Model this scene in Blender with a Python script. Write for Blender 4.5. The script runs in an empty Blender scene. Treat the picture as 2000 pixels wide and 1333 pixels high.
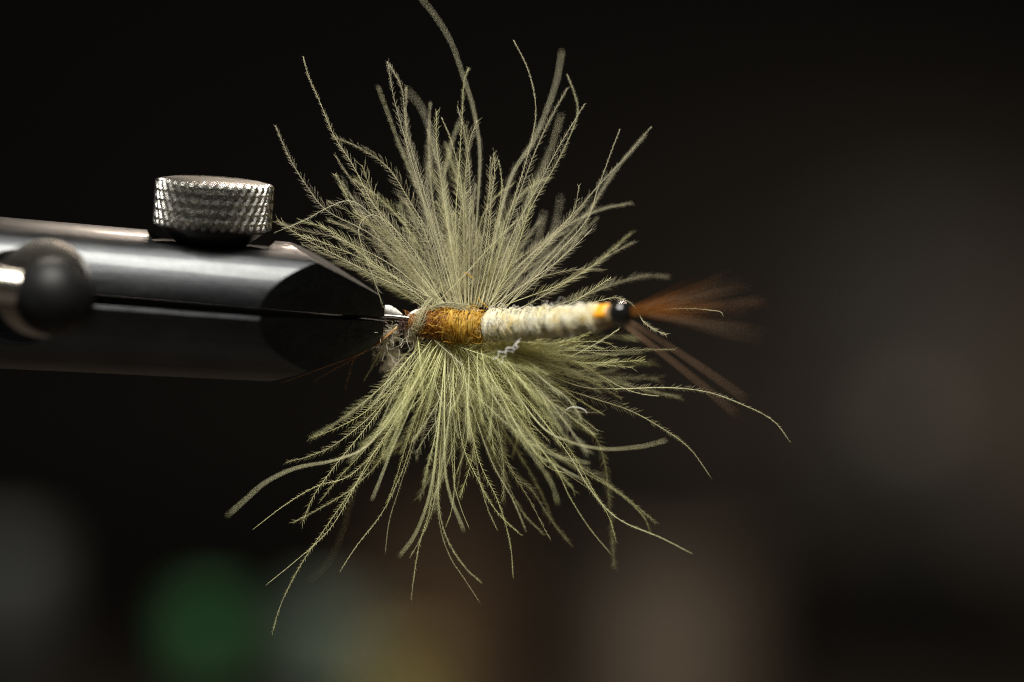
import bpy, bmesh, math, random
import numpy as np
from mathutils import Vector, Matrix, Euler

random.seed(7)
rng = np.random.default_rng(11)
R = math.radians
scene = bpy.context.scene
COL = scene.collection
scene.unit_settings.system = 'METRIC'
scene.unit_settings.scale_length = 0.01          # one Blender unit is one centimetre

# ------------------------------------------------------------------ camera
CAM_D = 32.0                                      # camera to fly, cm
cam = bpy.data.cameras.new('camera')
cam.sensor_fit = 'HORIZONTAL'; cam.sensor_width = 36.0
cam.lens = 36.0 * CAM_D / 8.0                     # the frame is 8 cm wide at the fly
cam.clip_start = 0.5; cam.clip_end = 1000.0
cam.dof.use_dof = True
cam.dof.focus_distance = CAM_D - 0.06
APERTURE = 1.35                                   # lens opening radius, cm
cam.dof.aperture_blades = 9
cam.dof.aperture_fstop = (cam.lens * 1e-3) / (2.0 * APERTURE)
camo = bpy.data.objects.new('camera', cam); COL.objects.link(camo)
camo.location = (0, -CAM_D, 0); camo.rotation_euler = (R(90), 0, 0)
scene.camera = camo

# ------------------------------------------------------------------ world and lamps
w = bpy.data.worlds.new('World'); scene.world = w; w.use_nodes = True
bg = w.node_tree.nodes['Background']
bg.inputs[0].default_value = (1.0, 0.9, 0.78, 1); bg.inputs[1].default_value = 0.004

def area(name, loc, target, size, size_y, power, color):
    l = bpy.data.lights.new(name, 'AREA'); l.shape = 'RECTANGLE'
    l.size = size; l.size_y = size_y; l.energy = power; l.color = color
    o = bpy.data.objects.new(name, l); COL.objects.link(o)
    o.location = loc
    o.rotation_euler = (Vector(target) - Vector(loc)).to_track_quat('-Z', 'Y').to_euler()
    return o
area('bench_lamp', (-4.0, -12.5, 21.5), (0, 0, 0), 14.0, 11.0, 14500, (1.0, 0.97, 0.88))
area('rear_lamp', (4.0, 20.0, 21.0), (-1, 0, 0), 12.0, 0.8, 8500, (1.0, 0.82, 0.66))

area('wall_glow_light', (27.0, 92.0, -1.0), (13, 110, -6), 6.0, 6.0, 800, (1.0, 0.80, 0.60)).data.spread = R(80)  # added light for a warm glow on the wall's right side

scene.view_settings.view_transform = 'Standard'
scene.view_settings.look = 'None'
scene.view_settings.exposure = 0.0
scene.view_settings.gamma = 1.0
scene.cycles.use_denoising = True
scene.cycles.denoiser = 'OPENIMAGEDENOISE'
scene.cycles.denoising_input_passes = 'RGB_ALBEDO_NORMAL'
scene.cycles.denoising_prefilter = 'NONE'
scene.cycles.filter_width = 1.1
scene.cycles.use_adaptive_sampling = False
scene.cycles.max_bounces = 8
scene.cycles.sample_clamp_indirect = 4.0

# ------------------------------------------------------------------ helpers
def P(px, py, y=0.0):
    """point of the photograph at depth y (cm behind the plane of the fly)"""
    s = (CAM_D + y) / CAM_D
    return np.array(((px - 1000.0) / 250.0 * s, y, (666.5 - py) / 250.0 * s))

def empty(name, loc=(0, 0, 0), rot=None, parent=None):
    o = bpy.data.objects.new(name, None); COL.objects.link(o)
    o.location = loc; o.empty_display_size = 0.1
    if rot is not None: o.rotation_euler = rot
    if parent: o.parent = parent
    return o

def link(name, me, mat=None, parent=None, smooth=True):
    o = bpy.data.objects.new(name, me); COL.objects.link(o)
    if mat: me.materials.append(mat)
    if parent: o.parent = parent
    if smooth and len(me.polygons):
        me.polygons.foreach_set('use_smooth', np.ones(len(me.polygons), dtype=bool))
    return o

def tag(o, label, cat=None, group=None, kind=None):
    o['label'] = label
    if cat: o['category'] = cat
    if group: o['group'] = group
    if kind: o['kind'] = kind
    return o

def tri_mesh(name, V, T):
    me = bpy.data.meshes.new(name)
    V = np.asarray(V, dtype=np.float32); T = np.asarray(T, dtype=np.int32)
    me.vertices.add(len(V)); me.vertices.foreach_set('co', V.ravel())
    me.loops.add(T.size); me.loops.foreach_set('vertex_index', T.ravel())
    me.polygons.add(len(T)); me.polygons.foreach_set('loop_start', np.arange(len(T), dtype=np.int32) * 3)
    me.update(calc_edges=True)
    return me

class Tris:
    def __init__(self): self.V = []; self.T = []; self.n = 0; self.I = []; self.slot = 0
    def add(self, V, T):
        self.V.append(V); self.T.append(T + self.n); self.n += len(V); self.I.append(np.full(len(T), self.slot, dtype=np.int32))
    def build(self, name, mat, parent=None, mat2=None):
        o = link(name, tri_mesh(name, np.concatenate(self.V), np.concatenate(self.T)), mat, parent)
        if mat2:
            o.data.materials.append(mat2); o.data.polygons.foreach_set('material_index', np.concatenate(self.I))
        return o

def unit(v): return v / np.maximum(np.linalg.norm(v, axis=-1, keepdims=True), 1e-9)

def catmull(ctrl, n):
    """n points evenly spaced along a Catmull-Rom curve"""
    c = np.asarray(ctrl, float)
    c = np.vstack([2 * c[0] - c[1], c, 2 * c[-1] - c[-2]])
    out = []
    for i in range(1, len(c) - 2):
        t = np.linspace(0, 1, 16, endpoint=False)[:, None]
        p0, p1, p2, p3 = c[i - 1], c[i], c[i + 1], c[i + 2]
        out.append(0.5 * (2 * p1 + (p2 - p0) * t + (2 * p0 - 5 * p1 + 4 * p2 - p3) * t**2 + (3 * p1 - p0 - 3 * p2 + p3) * t**3))
    out.append(c[-2][None]); q = np.vstack(out)
    d = np.concatenate([[0], np.cumsum(np.linalg.norm(np.diff(q, axis=0), axis=1))])
    s = np.linspace(0, d[-1], n)
    return np.stack([np.interp(s, d, q[:, k]) for k in range(3)], 1), d[-1]

def tube(tr, pts, rad, k=5, cap=True):
    pts = np.asarray(pts, float); n = len(pts); rad = np.broadcast_to(rad, n)
    T = unit(np.gradient(pts, axis=0))
    a = np.array((0.31, 0.87, 0.38)); 
    B = unit(np.cross(T, a)); C = np.cross(T, B)
    ang = np.arange(k) * 2 * math.pi / k
    V = pts[:, None] + rad[:, None, None] * (np.cos(ang)[None, :, None] * B[:, None] + np.sin(ang)[None, :, None] * C[:, None])
    i = np.arange(n - 1)[:, None] * k; j = np.arange(k)[None]; j2 = (j + 1) % k
    a0 = i + j; a1 = i + j2; b0 = a0 + k; b1 = a1 + k
    F = np.concatenate([np.stack([a0, a1, b1], -1).reshape(-1, 3), np.stack([a0, b1, b0], -1).reshape(-1, 3)])
    V = V.reshape(-1, 3)
    if cap:
        V = np.vstack([V, pts[:1], pts[-1:]])
        c0 = n * k; c1 = c0 + 1; jj = np.arange(k); j2 = (jj + 1) % k
        e = (n - 1) * k
        F = np.vstack([F, np.stack([np.full(k, c0), j2, jj], 1), np.stack([np.full(k, c1), e + jj, e + j2], 1)])
    tr.add(V, F)

def barbules(tr, base, d0, d1, length, r0):
    """many fine tapered three-sided hairs: base point, start direction, end direction"""
    M = len(base)
    mid = base + d0 * (length * 0.5)[:, None]
    tip = mid + d1 * (length * 0.5)[:, None]
    a = unit(np.cross(d0, np.array((0.2, 0.9, 0.35)))); b = np.cross(d0, a)
    V = np.empty((M, 7, 3))
    for k in range(3):
        c, s = math.cos(k * 2.0944), math.sin(k * 2.0944)
        off = a * c + b * s
        V[:, k] = base + off * r0[:, None]
        V[:, 3 + k] = mid + off * (r0 * 0.72)[:, None]
    V[:, 6] = tip
    f = []
    for k in range(3):
        j = (k + 1) % 3
        f += [(k, j, 3 + j), (k, 3 + j, 3 + k), (3 + k, 3 + j, 6)]
    F = (np.array(f)[None] + (np.arange(M) * 7)[:, None, None]).reshape(-1, 3)
    tr.add(V.reshape(-1, 3), F)

# ------------------------------------------------------------------ materials
def mat_new(name):
    m = bpy.data.materials.new(name); m.use_nodes = True
    nt = m.node_tree; bs = nt.nodes['Principled BSDF']
    return m, nt, bs

def noise(nt, scale, detail=4, coord='Object', rough=0.55):
    tc = nt.nodes.new('ShaderNodeTexCoord'); n = nt.nodes.new('ShaderNodeTexNoise')
    n.inputs['Scale'].default_value = scale; n.inputs['Detail'].default_value = detail
    n.inputs['Roughness'].default_value = rough
    nt.links.new(tc.outputs[coord], n.inputs['Vector'])
    return n

def ramp(nt, src, stops):
    r = nt.nodes.new('ShaderNodeValToRGB'); e = r.color_ramp.elements
    while len(e) < len(stops): e.new(0.5)
    for el, (p, c) in zip(e, stops):
        el.position = p; el.color = (*c, 1)
    nt.links.new(src, r.inputs[0]); return r

def simple(name, c0, c1, scale=3.0, rough=0.5, metallic=0.0, spec=0.5, bump=0.0):
    m, nt, bs = mat_new(name)
    n = noise(nt, scale); r = ramp(nt, n.outputs['Fac'], [(0.3, c0), (0.7, c1)])
    nt.links.new(r.outputs[0], bs.inputs['Base Color'])
    bs.inputs['Roughness'].default_value = rough; bs.inputs['Metallic'].default_value = metallic
    bs.inputs['Specular IOR Level'].default_value = spec
    if bump:
        b = nt.nodes.new('ShaderNodeBump'); b.inputs['Strength'].default_value = bump; b.inputs['Distance'].default_value = 0.02
        nt.links.new(n.outputs['Fac'], b.inputs['Height']); nt.links.new(b.outputs[0], bs.inputs['Normal'])
    return m

def steel(name, c0, c1, rough0, rough1, coat=0.0):
    m, nt, bs = mat_new(name)
    n = noise(nt, 2.2, 6); r = ramp(nt, n.outputs['Fac'], [(0.3, c0), (0.7, c1)])
    nt.links.new(r.outputs[0], bs.inputs['Base Color'])
    bs.inputs['Metallic'].default_value = 1.0
    bs.inputs['Coat Weight'].default_value = coat; bs.inputs['Coat Roughness'].default_value = 0.10
    tc = nt.nodes.new('ShaderNodeTexCoord'); mp = nt.nodes.new('ShaderNodeMapping')
    mp.inputs['Scale'].default_value = (1.5, 60, 60)
    n2 = nt.nodes.new('ShaderNodeTexNoise'); n2.inputs['Scale'].default_value = 1.5; n2.inputs['Detail'].default_value = 5
    nt.links.new(tc.outputs['Object'], mp.inputs[0]); nt.links.new(mp.outputs[0], n2.inputs['Vector'])
    n3 = noise(nt, 26, 5)
    mx = nt.nodes.new('ShaderNodeMath'); mx.operation = 'MULTIPLY_ADD'
    nt.links.new(n3.outputs['Fac'], mx.inputs[0]); mx.inputs[1].default_value = 0.6
    nt.links.new(n2.outputs['Fac'], mx.inputs[2])
    mr = nt.nodes.new('ShaderNodeMapRange'); mr.inputs['From Min'].default_value = 0.5; mr.inputs['From Max'].default_value = 1.15
    mr.inputs['To Min'].default_value = rough0; mr.inputs['To Max'].default_value = rough1
    nt.links.new(mx.outputs[0], mr.inputs['Value']); nt.links.new(mr.outputs[0], bs.inputs['Roughness'])
    b = nt.nodes.new('ShaderNodeBump'); b.inputs['Strength'].default_value = 0.16; b.inputs['Distance'].default_value = 0.01
    nt.links.new(mx.outputs[0], b.inputs['Height']); nt.links.new(b.outputs[0], bs.inputs['Normal'])
    return m

def fiber_mat(name, stops, trans=0.35, rough=0.45, per_object=True, scale=6.0, spec=0.45):
    m, nt, bs = mat_new(name)
    if per_object:
        oi = nt.nodes.new('ShaderNodeObjectInfo'); src = oi.outputs['Random']
    else:
        src = noise(nt, scale, 3).outputs['Fac']
    r = ramp(nt, src, stops)
    nt.links.new(r.outputs[0], bs.inputs['Base Color'])
    bs.inputs['Roughness'].default_value = rough; bs.inputs['Specular IOR Level'].default_value = spec
    tl = nt.nodes.new('ShaderNodeBsdfTranslucent'); nt.links.new(r.outputs[0], tl.inputs[0])
    mx = nt.nodes.new('ShaderNodeMixShader'); mx.inputs[0].default_value = trans
    nt.links.new(bs.outputs[0], mx.inputs[1]); nt.links.new(tl.outputs[0], mx.inputs[2])
    nt.links.new(mx.outputs[0], nt.nodes['Material Output'].inputs['Surface'])
    return m

M_STEEL = steel('brushed_steel', (0.034, 0.036, 0.039), (0.052, 0.054, 0.057), 0.28, 0.46, 0.22)
M_KNOB = simple('nickel_knurl', (0.46, 0.455, 0.43), (0.62, 0.61, 0.58), 4, 0.25, 1.0)
M_NECK = simple('dark_steel', (0.05, 0.05, 0.05), (0.09, 0.085, 0.08), 5, 0.45, 0.9)
M_ROD = steel('polished_steel', (0.42, 0.39, 0.35), (0.5, 0.47, 0.42), 0.22, 0.34)
M_RUBBER = simple('black_rubber', (0.004, 0.004, 0.0045), (0.008, 0.008, 0.009), 8, 0.5, 0, 0.25)
M_WIRE = simple('hook_wire', (0.32, 0.31, 0.30), (0.45, 0.44, 0.42), 20, 0.28, 1.0)
M_UP = fiber_mat('grey_olive_feather', [(0.0, (0.44, 0.41, 0.30)), (0.5, (0.60, 0.56, 0.37)), (1.0, (0.66, 0.65, 0.36))])
M_LOW = fiber_mat('yellow_olive_feather', [(0.0, (0.48, 0.46, 0.29)), (0.5, (0.66, 0.64, 0.34)), (1.0, (0.70, 0.70, 0.30))])
M_UPS = fiber_mat('pale_olive_stem', [(0.0, (0.70, 0.66, 0.45)), (1.0, (0.78, 0.76, 0.46))], 0.2, 0.32)  # yellowish stems, paler than barbules; highlight partly put into the colour
M_LOWS = fiber_mat('pale_yellow_stem', [(0.0, (0.80, 0.76, 0.48)), (1.0, (0.86, 0.86, 0.46))], 0.2, 0.32)  # lower stems likewise carry some highlight in their colour
M_AMBER = fiber_mat('amber_fiber_glint', [(0.0, (0.62, 0.33, 0.12)), (1.0, (0.70, 0.40, 0.15))], 0.3, 0.4)  # brown fibres and lower jaw glint; colour brightened against the jaw's shade
STEM = {M_UP.name: M_UPS, M_LOW.name: M_LOWS, M_AMBER.name: M_AMBER}
M_TAIL = fiber_mat('brown_hackle', [(0.0, (0.30, 0.115, 0.024)), (0.6, (0.36, 0.15, 0.034)), (1.0, (0.30, 0.14, 0.048))], 0.45, 0.6, spec=0.15)
M_TAIL2 = fiber_mat('taupe_hackle', [(0.0, (0.26, 0.15, 0.085)), (0.6, (0.24, 0.17, 0.11)), (1.0, (0.28, 0.14, 0.06))], 0.45, 0.6, spec=0.15)
M_GOLD = fiber_mat('gold_dubbing', [(0.3, (0.50, 0.25, 0.03)), (0.5, (0.74, 0.44, 0.06)), (0.72, (0.86, 0.62, 0.16))], 0.25, 0.35, False, 14)
M_RUST = fiber_mat('rust_dubbing', [(0.3, (0.30, 0.10, 0.018)), (0.7, (0.50, 0.22, 0.035))], 0.25, 0.35, False, 14)
M_CORE = simple('dubbing_core', (0.10, 0.035, 0.008), (0.24, 0.10, 0.015), 9, 0.7)
M_FLUFF = fiber_mat('pale_fluff', [(0.3, (0.74, 0.69, 0.54)), (0.7, (0.84, 0.81, 0.70))], 0.4, 0.5, False, 6)
M_TUFT = simple('dark_tuft', (0.03, 0.012, 0.008), (0.07, 0.03, 0.02), 9, 0.7)
M_CREAM = fiber_mat('cream_yarn', [(0.3, (0.80, 0.64, 0.26)), (0.45, (0.90, 0.84, 0.60)), (0.75, (0.90, 0.88, 0.78))], 0.25, 0.4, False, 9)
M_CREAMCORE = simple('cream_core', (0.52, 0.40, 0.17), (0.78, 0.73, 0.50), 7, 0.6, 0, 0.3, 0.2)
M_WHITE = fiber_mat('white_floss', [(0.3, (0.78, 0.77, 0.72)), (0.7, (0.84, 0.83, 0.80))], 0.3, 0.4, False, 5)
M_ORANGE = simple('orange_band', (0.80, 0.32, 0.015), (0.85, 0.40, 0.03), 10, 0.3)
M_BASE = simple('thread_base', (0.16, 0.085, 0.025), (0.38, 0.30, 0.17), 12, 0.6)
M_BEAD = simple('black_bead', (0.006, 0.006, 0.006), (0.010, 0.010, 0.010), 5, 0.08, 0, 0.6)
M_HUSK = fiber_mat('pale_husk', [(0.3, (0.42, 0.36, 0.25)), (0.7, (0.52, 0.47, 0.36))], 0.4, 0.5, False, 6)

# ------------------------------------------------------------------ the setting: a bench and a dark wall behind
def box_mesh(name, sx, sy, sz, bev=0.0):
    bm = bmesh.new(); bmesh.ops.create_cube(bm, size=1.0)
    bmesh.ops.scale(bm, vec=(sx, sy, sz), verts=bm.verts)
    if bev: bmesh.ops.bevel(bm, geom=bm.edges[:], offset=bev, segments=3, affect='EDGES', profile=0.5)
    me = bpy.data.meshes.new(name); bm.to_mesh(me); bm.free(); return me

def lathe_mesh(name, prof, seg=48):
    bm = bmesh.new(); rings = []
    for r, z in prof:
        rings.append([bm.verts.new((r * math.cos(a), r * math.sin(a), z)) for a in (2 * math.pi * i / seg for i in range(seg))])
    for a, b in zip(rings, rings[1:]):
        for i in range(seg):
            j = (i + 1) % seg; bm.faces.new((a[i], a[j], b[j], b[i]))
    bm.faces.new(rings[0][::-1]); bm.faces.new(rings[-1])
    me = bpy.data.meshes.new(name); bm.to_mesh(me); bm.free()
    me.set_sharp_from_angle(angle=R(35))
    return me

BENCH_Z = -6.4
m_bench = simple('bench_wood', (0.019, 0.013, 0.009), (0.032, 0.022, 0.015), 0.25, 0.6)
bench = link('bench_top', box_mesh('bench_top', 150, 134, 1.5), m_bench, None, False)
bench.location = (0, 41, BENCH_Z - 0.75)
tag(bench, 'dark brown bench top far out of focus behind the fly', kind='structure')
m_wall = simple('dark_wall', (0.016, 0.0135, 0.011), (0.024, 0.020, 0.0165), 0.06, 0.8)
wall = link('wall', box_mesh('wall', 260, 2, 160), m_wall, None, False)
wall.location = (0, 110, 40)
tag(wall, 'dark wall filling the background', kind='structure')

# ------------------------------------------------------------------ the vise
vise = empty('fly_vise', P(750, 623), Euler((R(5.0), R(3.87), R(0.8)), 'XYZ'))
tag(vise, 'steel fly tying vise with split jaws gripping the fly from the left', 'vise')
RT, RL = 0.552, 0.600                              # jaw radius near the bevel and at the left end

def cut(bm, co, no):
    g = bm.verts[:] + bm.edges[:] + bm.faces[:]
    bmesh.ops.bisect_plane(bm, geom=g, dist=1e-6, plane_co=co, plane_no=no, clear_outer=True)
    pts = [v.co.copy() for v in bm.verts]
    bm.clear()
    for p in pts: bm.verts.new(p)
    bmesh.ops.remove_doubles(bm, verts=bm.verts[:], dist=1e-5)
    bmesh.ops.convex_hull(bm, input=bm.verts[:])
    loose = [v for v in bm.verts if not v.link_faces]
    if loose: bmesh.ops.delete(bm, geom=loose, context='VERTS')

def jaw_mesh(sign):
    bm = bmesh.new()
    for x in (-5.0, 0.02):
        r = RT + (RL - RT) * min(1.6, (-0.84 - x) / 2.2)
        for i in range(160):
            a = 2 * math.pi * i / 160
            bm.verts.new((x, r * math.cos(a), r * math.sin(a)))
    bmesh.ops.convex_hull(bm, input=bm.verts[:])
    if sign > 0:
        cut(bm, (0, 0, 0.022), Vector((-0.030, 0, -1)).normalized())
        cut(bm, (0, 0, 0.160), Vector((0.500, 0, 1)).normalized())
        cut(bm, (0, 0, 0.105), Vector((1.5, 0, 1)).normalized())
    else:
        cut(bm, (0, 0, -0.018), Vector((0.010, 0, 1)).normalized())
        cut(bm, (-0.84, -(RT - 0.010), -0.014), Vector((0.93 * 0.022, -0.93, 0.36)).normalized())
        cut(bm, (0, 0, -0.20), Vector((0.400, 0, -1)).normalized())
        cut(bm, (0, 0, -0.115), Vector((1.5, 0, -1)).normalized())
    for sy in (-1, 1):
        cut(bm, (0, sy * 0.055, 0), Vector((0.52, sy, 0)).normalized())
    cut(bm, (0, 0, 0), Vector((1, 0, 0)))
    bmesh.ops.dissolve_limit(bm, angle_limit=R(0.4), verts=bm.verts[:], edges=bm.edges[:])
    bmesh.ops.recalc_face_normals(bm, faces=bm.faces[:])
    me = bpy.data.meshes.new('jaw'); bm.to_mesh(me); bm.free(); return me

def cyl_obj(r, h, loc, rot):
    bm = bmesh.new(); bmesh.ops.create_cone(bm, cap_ends=True, segments=96, radius1=r, radius2=r, depth=h)
    me = bpy.data.meshes.new('cutter'); bm.to_mesh(me); bm.free()
    o = bpy.data.objects.new('cutter', me); COL.objects.link(o); o.location = loc; o.rotation_euler = rot
    return o

def bake(o, cutters, bevel, parent, mat):
    for c in cutters:
        b = o.modifiers.new('cut', 'BOOLEAN'); b.operation = 'DIFFERENCE'; b.object = c; b.solver = 'EXACT'
    bv = o.modifiers.new('bevel', 'BEVEL'); bv.width = bevel; bv.segments = 3; bv.limit_method = 'ANGLE'; bv.angle_limit = R(18)
    bv.use_clamp_overlap = True
    bpy.context.view_layer.update()
    dg = bpy.context.evaluated_depsgraph_get()
    me = bpy.data.meshes.new_from_object(o.evaluated_get(dg))
    name = o.name
    bpy.data.objects.remove(o)
    me.materials.clear()
    r = link(name, me, mat, parent)
    me.set_sharp_from_angle(angle=R(20))
    return r

KX = -1.385                                        # the clamp knob along the jaw
HX, HZ = -2.82, 0.0                                # the lever hole
spot = cyl_obj(0.50, 1.0, (KX, 0, 0.485 + 0.5), (0, 0, 0))
hole = cyl_obj(0.37, 0.7, (HX, -0.50, HZ + 0.01), (R(90), 0, 0))
ju = bpy.data.objects.new('upper_jaw', jaw_mesh(1)); COL.objects.link(ju)
jl = bpy.data.objects.new('lower_jaw', jaw_mesh(-1)); COL.objects.link(jl)
ju = bake(ju, [spot, hole], 0.010, vise, M_STEEL)
jl = bake(jl, [hole], 0.016, vise, M_STEEL)
for c in (spot, hole): bpy.data.objects.remove(c)
ju['label'] = 'bright upper jaw with ground flat nose'
jl['label'] = 'dark shaded lower jaw'

def knurl_mesh(rad, z0, z1, ncol=36, rows=2.5, depth=0.050):
    nu, nv = 1152, 96
    u = np.arange(nu) / nu; v = np.linspace(0, 1, nv)
    U, Vv = np.meshgrid(u, v)
    a = U * ncol + Vv * rows; b = U * ncol - Vv * rows
    def g(t):
        f = np.abs((t % 1.0) - 0.5) * 2        # 1 in the groove, 0 on the crest
        return np.clip(1.0 - f, 0, 1)
    h = np.minimum(g(a), g(b))
    h = (1 - (1 - np.clip(2.0 * h, 0, 1)) ** 2) * 0.72 + 0.28 * (1 - (1 - h) ** 2)
    edge = np.minimum(Vv, 1 - Vv)
    ch = np.clip(1 - edge / 0.07, 0, 1) ** 2 * 0.035
    r = rad - depth * (1 - h) - ch
    r[0] = rad - 0.055; r[-1] = rad - 0.055
    ang = U * 2 * math.pi
    X = np.stack([r * np.cos(ang), r * np.sin(ang), z0 + (z1 - z0) * Vv], -1).reshape(-1, 3)
    i = np.arange(nv - 1)[:, None] * nu; j = np.arange(nu)[None]; j2 = (j + 1) % nu
    a0 = i + j; a1 = i + j2; b0 = a0 + nu; b1 = a1 + nu
    T = np.concatenate([np.stack([a0, a1, b1], -1).reshape(-1, 3), np.stack([a0, b1, b0], -1).reshape(-1, 3)])
    # slightly domed top and flat underside
    n = len(X)
    ringr = [0.36, 0.22, 0.08]; rings = [X]
    TT = [T]; last = (nv - 1) * nu
    jj = np.arange(nu); j2 = (jj + 1) % nu
    for q, rr in enumerate(ringr):
        X2 = np.stack([rr * np.cos(ang[0]), rr * np.sin(ang[0]), np.full(nu, z1 + 0.012 + 0.006 * q)], -1)
        rings.append(X2); st = n; n += nu
        TT += [np.stack([last + jj, last + j2, st + j2], 1), np.stack([last + jj, st + j2, st + jj], 1)]
        last = st
    rings.append(np.array([[0, 0, z1 + 0.028], [0, 0, z0]]))
    TT.append(np.stack([last + jj, last + j2, np.full(nu, n)], 1))
    TT.append(np.stack([j2, jj, np.full(nu, n + 1)], 1))
    return tri_mesh('clamp_knob', np.vstack(rings), np.vstack(TT))
knob = link('clamp_knob', knurl_mesh(0.468, 0.615, 0.985), M_KNOB, vise)
knob.data.set_sharp_from_angle(angle=R(40))
knob.location = (KX, 0, 0)
knob['label'] = 'round nickel knob with diamond knurled rim'
neck = link('knob_neck', lathe_mesh('knob_neck', [(0.17, 0.30), (0.17, 0.49), (0.27, 0.492), (0.30, 0.52), (0.41, 0.600), (0.41, 0.616)]), M_NECK, knob)

# lever: rod, collar and black ball
def local(px, py, y):
    bpy.context.view_layer.update()
    return vise.matrix_world.inverted() @ Vector(P(px, py, y))
lever = empty('cam_lever', local(105, 578, -0.82), None, vise)
lever['label'] = 'polished cam lever with black ball end'
c = lathe_mesh('collar', [(0.30, -0.12), (0.345, -0.10), (0.365, -0.05), (0.365, 0.22), (0.30, 0.24)], 64)
collar = link('collar', c, M_ROD, lever); collar.rotation_euler = (R(90), 0, 0); collar.location = (-0.085, 0.14, 0.05)
shaft = link('pivot_shaft', lathe_mesh('pivot_shaft', [(0.16, -0.5), (0.16, 0.5)], 40), M_NECK, lever)
shaft.rotation_euler = (R(90), 0, 0); shaft.location = (-0.05, 0.75, 0)
prof = [(0.31 * math.sin(t), -0.31 * math.cos(t)) for t in np.linspace(0.03, math.pi - 0.03, 40)]
ball = link('ball_end', lathe_mesh('ball_end', prof, 72), M_RUBBER, lever)
tr = Tris(); tube(tr, [(-0.25, -0.02, 0.045), (-0.6, -0.02, 0.07), (-1.4, -0.04, 0.11)], 0.155, 40)
rod = tr.build('lever_rod', M_ROD, lever); rod.data.set_sharp_from_angle(angle=R(40))

# ------------------------------------------------------------------ the fly
fly = empty('fishing_fly', P(880, 634))
tag(fly, 'hand tied fly with olive feather fibers, gold thorax and cream body held in the jaws', 'fishing fly')
bpy.context.view_layer.update()
FO = P(880, 634)                                   # the fly's own origin
def L(px, py, y=0.0): return P(px, py, y) - FO

# body axis: photograph position -> depth
AX = np.array([(770, 619, 0.00, 5), (800, 627, 0.00, 15), (820, 630, 0.0, 23), (845, 632, 0.0, 28), (885, 635, -0.02, 33), (915, 637, -0.04, 33), (935, 638, -0.06, 30),
               (947, 638, -0.07, 26), (962, 637, -0.09, 29), (1000, 634, -0.16, 28.5), (1080, 629, -0.33, 27), (1170, 621, -0.53, 25), (1195, 617, -0.59, 24), (1212, 612, -0.63, 24), (1235, 611, -0.68, 12)], float)
def axis(px):
    return L(np.interp(px, AX[:, 0], AX[:, 0]), np.interp(px, AX[:, 0], AX[:, 1]), np.interp(px, AX[:, 0], AX[:, 2]))
def arad(px): return np.interp(px, AX[:, 0], AX[:, 3]) / 250.0
def frame(px):
    t = unit(axis(px + 4) - axis(px - 4)); up = np.array((0, 0, 1.0))
    b = unit(np.cross(up, t)); n = np.cross(t, b)          # b points away from or to the camera, n up
    return axis(px), b, n
def on_body(px, ang, r):
    c, b, n = frame(px); return c + r * (math.cos(ang) * n - math.sin(ang) * b)

# hook: a wire that runs out of the jaws and through the whole body
hook = Tris()
pts, _ = catmull([L(640, 622, 0.0), L(690, 618.5, 0.0), L(750, 617.5, 0.0), L(800, 622, 0.0), axis(900), axis(1100), axis(1225)], 40)
tube(hook, pts, 0.0150, 10)
hook = hook.build('hook', M_WIRE, fly)

# lathe along the axis with a profile function
def sleeve(x0, x1, n, k, rf):
    tr = Tris(); V = []
    xs = np.linspace(x0, x1, n)
    for q, x in enumerate(xs):
        for j in range(k):
            a = 2 * math.pi * j / k
            V.append(on_body(x, a, rf(x, a)))
    V = np.array(V)
    i = np.arange(n - 1)[:, None] * k; j = np.arange(k)[None]; j2 = (j + 1) % k
    a0 = i + j; a1 = i + j2; b0 = a0 + k; b1 = a1 + k
    F = np.concatenate([np.stack([a0, b1, a1], -1).reshape(-1, 3), np.stack([a0, b0, b1], -1).reshape(-1, 3)])
    V = np.vstack([V, axis(x0)[None], axis(x1)[None]]); c0 = n * k
    jj = np.arange(k); j2 = (jj + 1) % k; e = (n - 1) * k
    F = np.vstack([F, np.stack([np.full(k, c0), jj, j2], 1), np.stack([np.full(k, c0 + 1), e + j2, e + jj], 1)])
    tr.add(V, F); return tr

# thorax: a dark core wound with loose gold and rust fibres
thorax = sleeve(798, 950, 40, 40, lambda x, a: arad(x) * (0.86 + 0.05 * math.sin(x * 0.9 + 3 * a))).build('thorax', M_CORE, fly)
thorax['label'] = 'fuzzy gold and rust brown dubbed thorax'
def wound_strand(tr, x, a0, turns, drift, rr, rad, wob, n=16):
    t = np.linspace(0, 1, n); ph = rng.uniform(0, 6.28, 3)
    pts = []
    for q in t:
        xx = x + drift * q + wob * 6 * math.sin(7 * q + ph[0])
        r = arad(min(max(xx, 800), 1172)) * rr + 0.012 * wob * math.sin(9 * q + ph[1])
        pts.append(on_body(xx, a0 + turns * 6.283 * q, max(r, 0.02)))
    tube(tr, pts, np.linspace(rad, rad * 0.6, n), 3, False)
gold = Tris()
for i in range(520):
    x = rng.uniform(868, 944)
    wound_strand(gold, x, rng.uniform(0, 6.28), rng.uniform(0.15, 0.5), rng.uniform(-8, 8), rng.uniform(0.88, 1.12), rng.uniform(0.0024, 0.0050), rng.uniform(0.1, 0.6))
gold.build('gold_windings', M_GOLD, thorax)['kind'] = 'stuff'
rust = Tris()
for i in range(420):
    x = rng.triangular(802, 838, 895)
    wound_strand(rust, x, rng.uniform(0, 6.28), rng.uniform(0.1, 0.45) * rng.choice((-1, 1)), rng.uniform(-34, 34), rng.uniform(0.88, 1.06), rng.uniform(0.0022, 0.0040), rng.uniform(0.4, 1.5))
rust.build('rust_dubbing', M_RUST, thorax)['kind'] = 'stuff'
loose = Tris()
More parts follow.
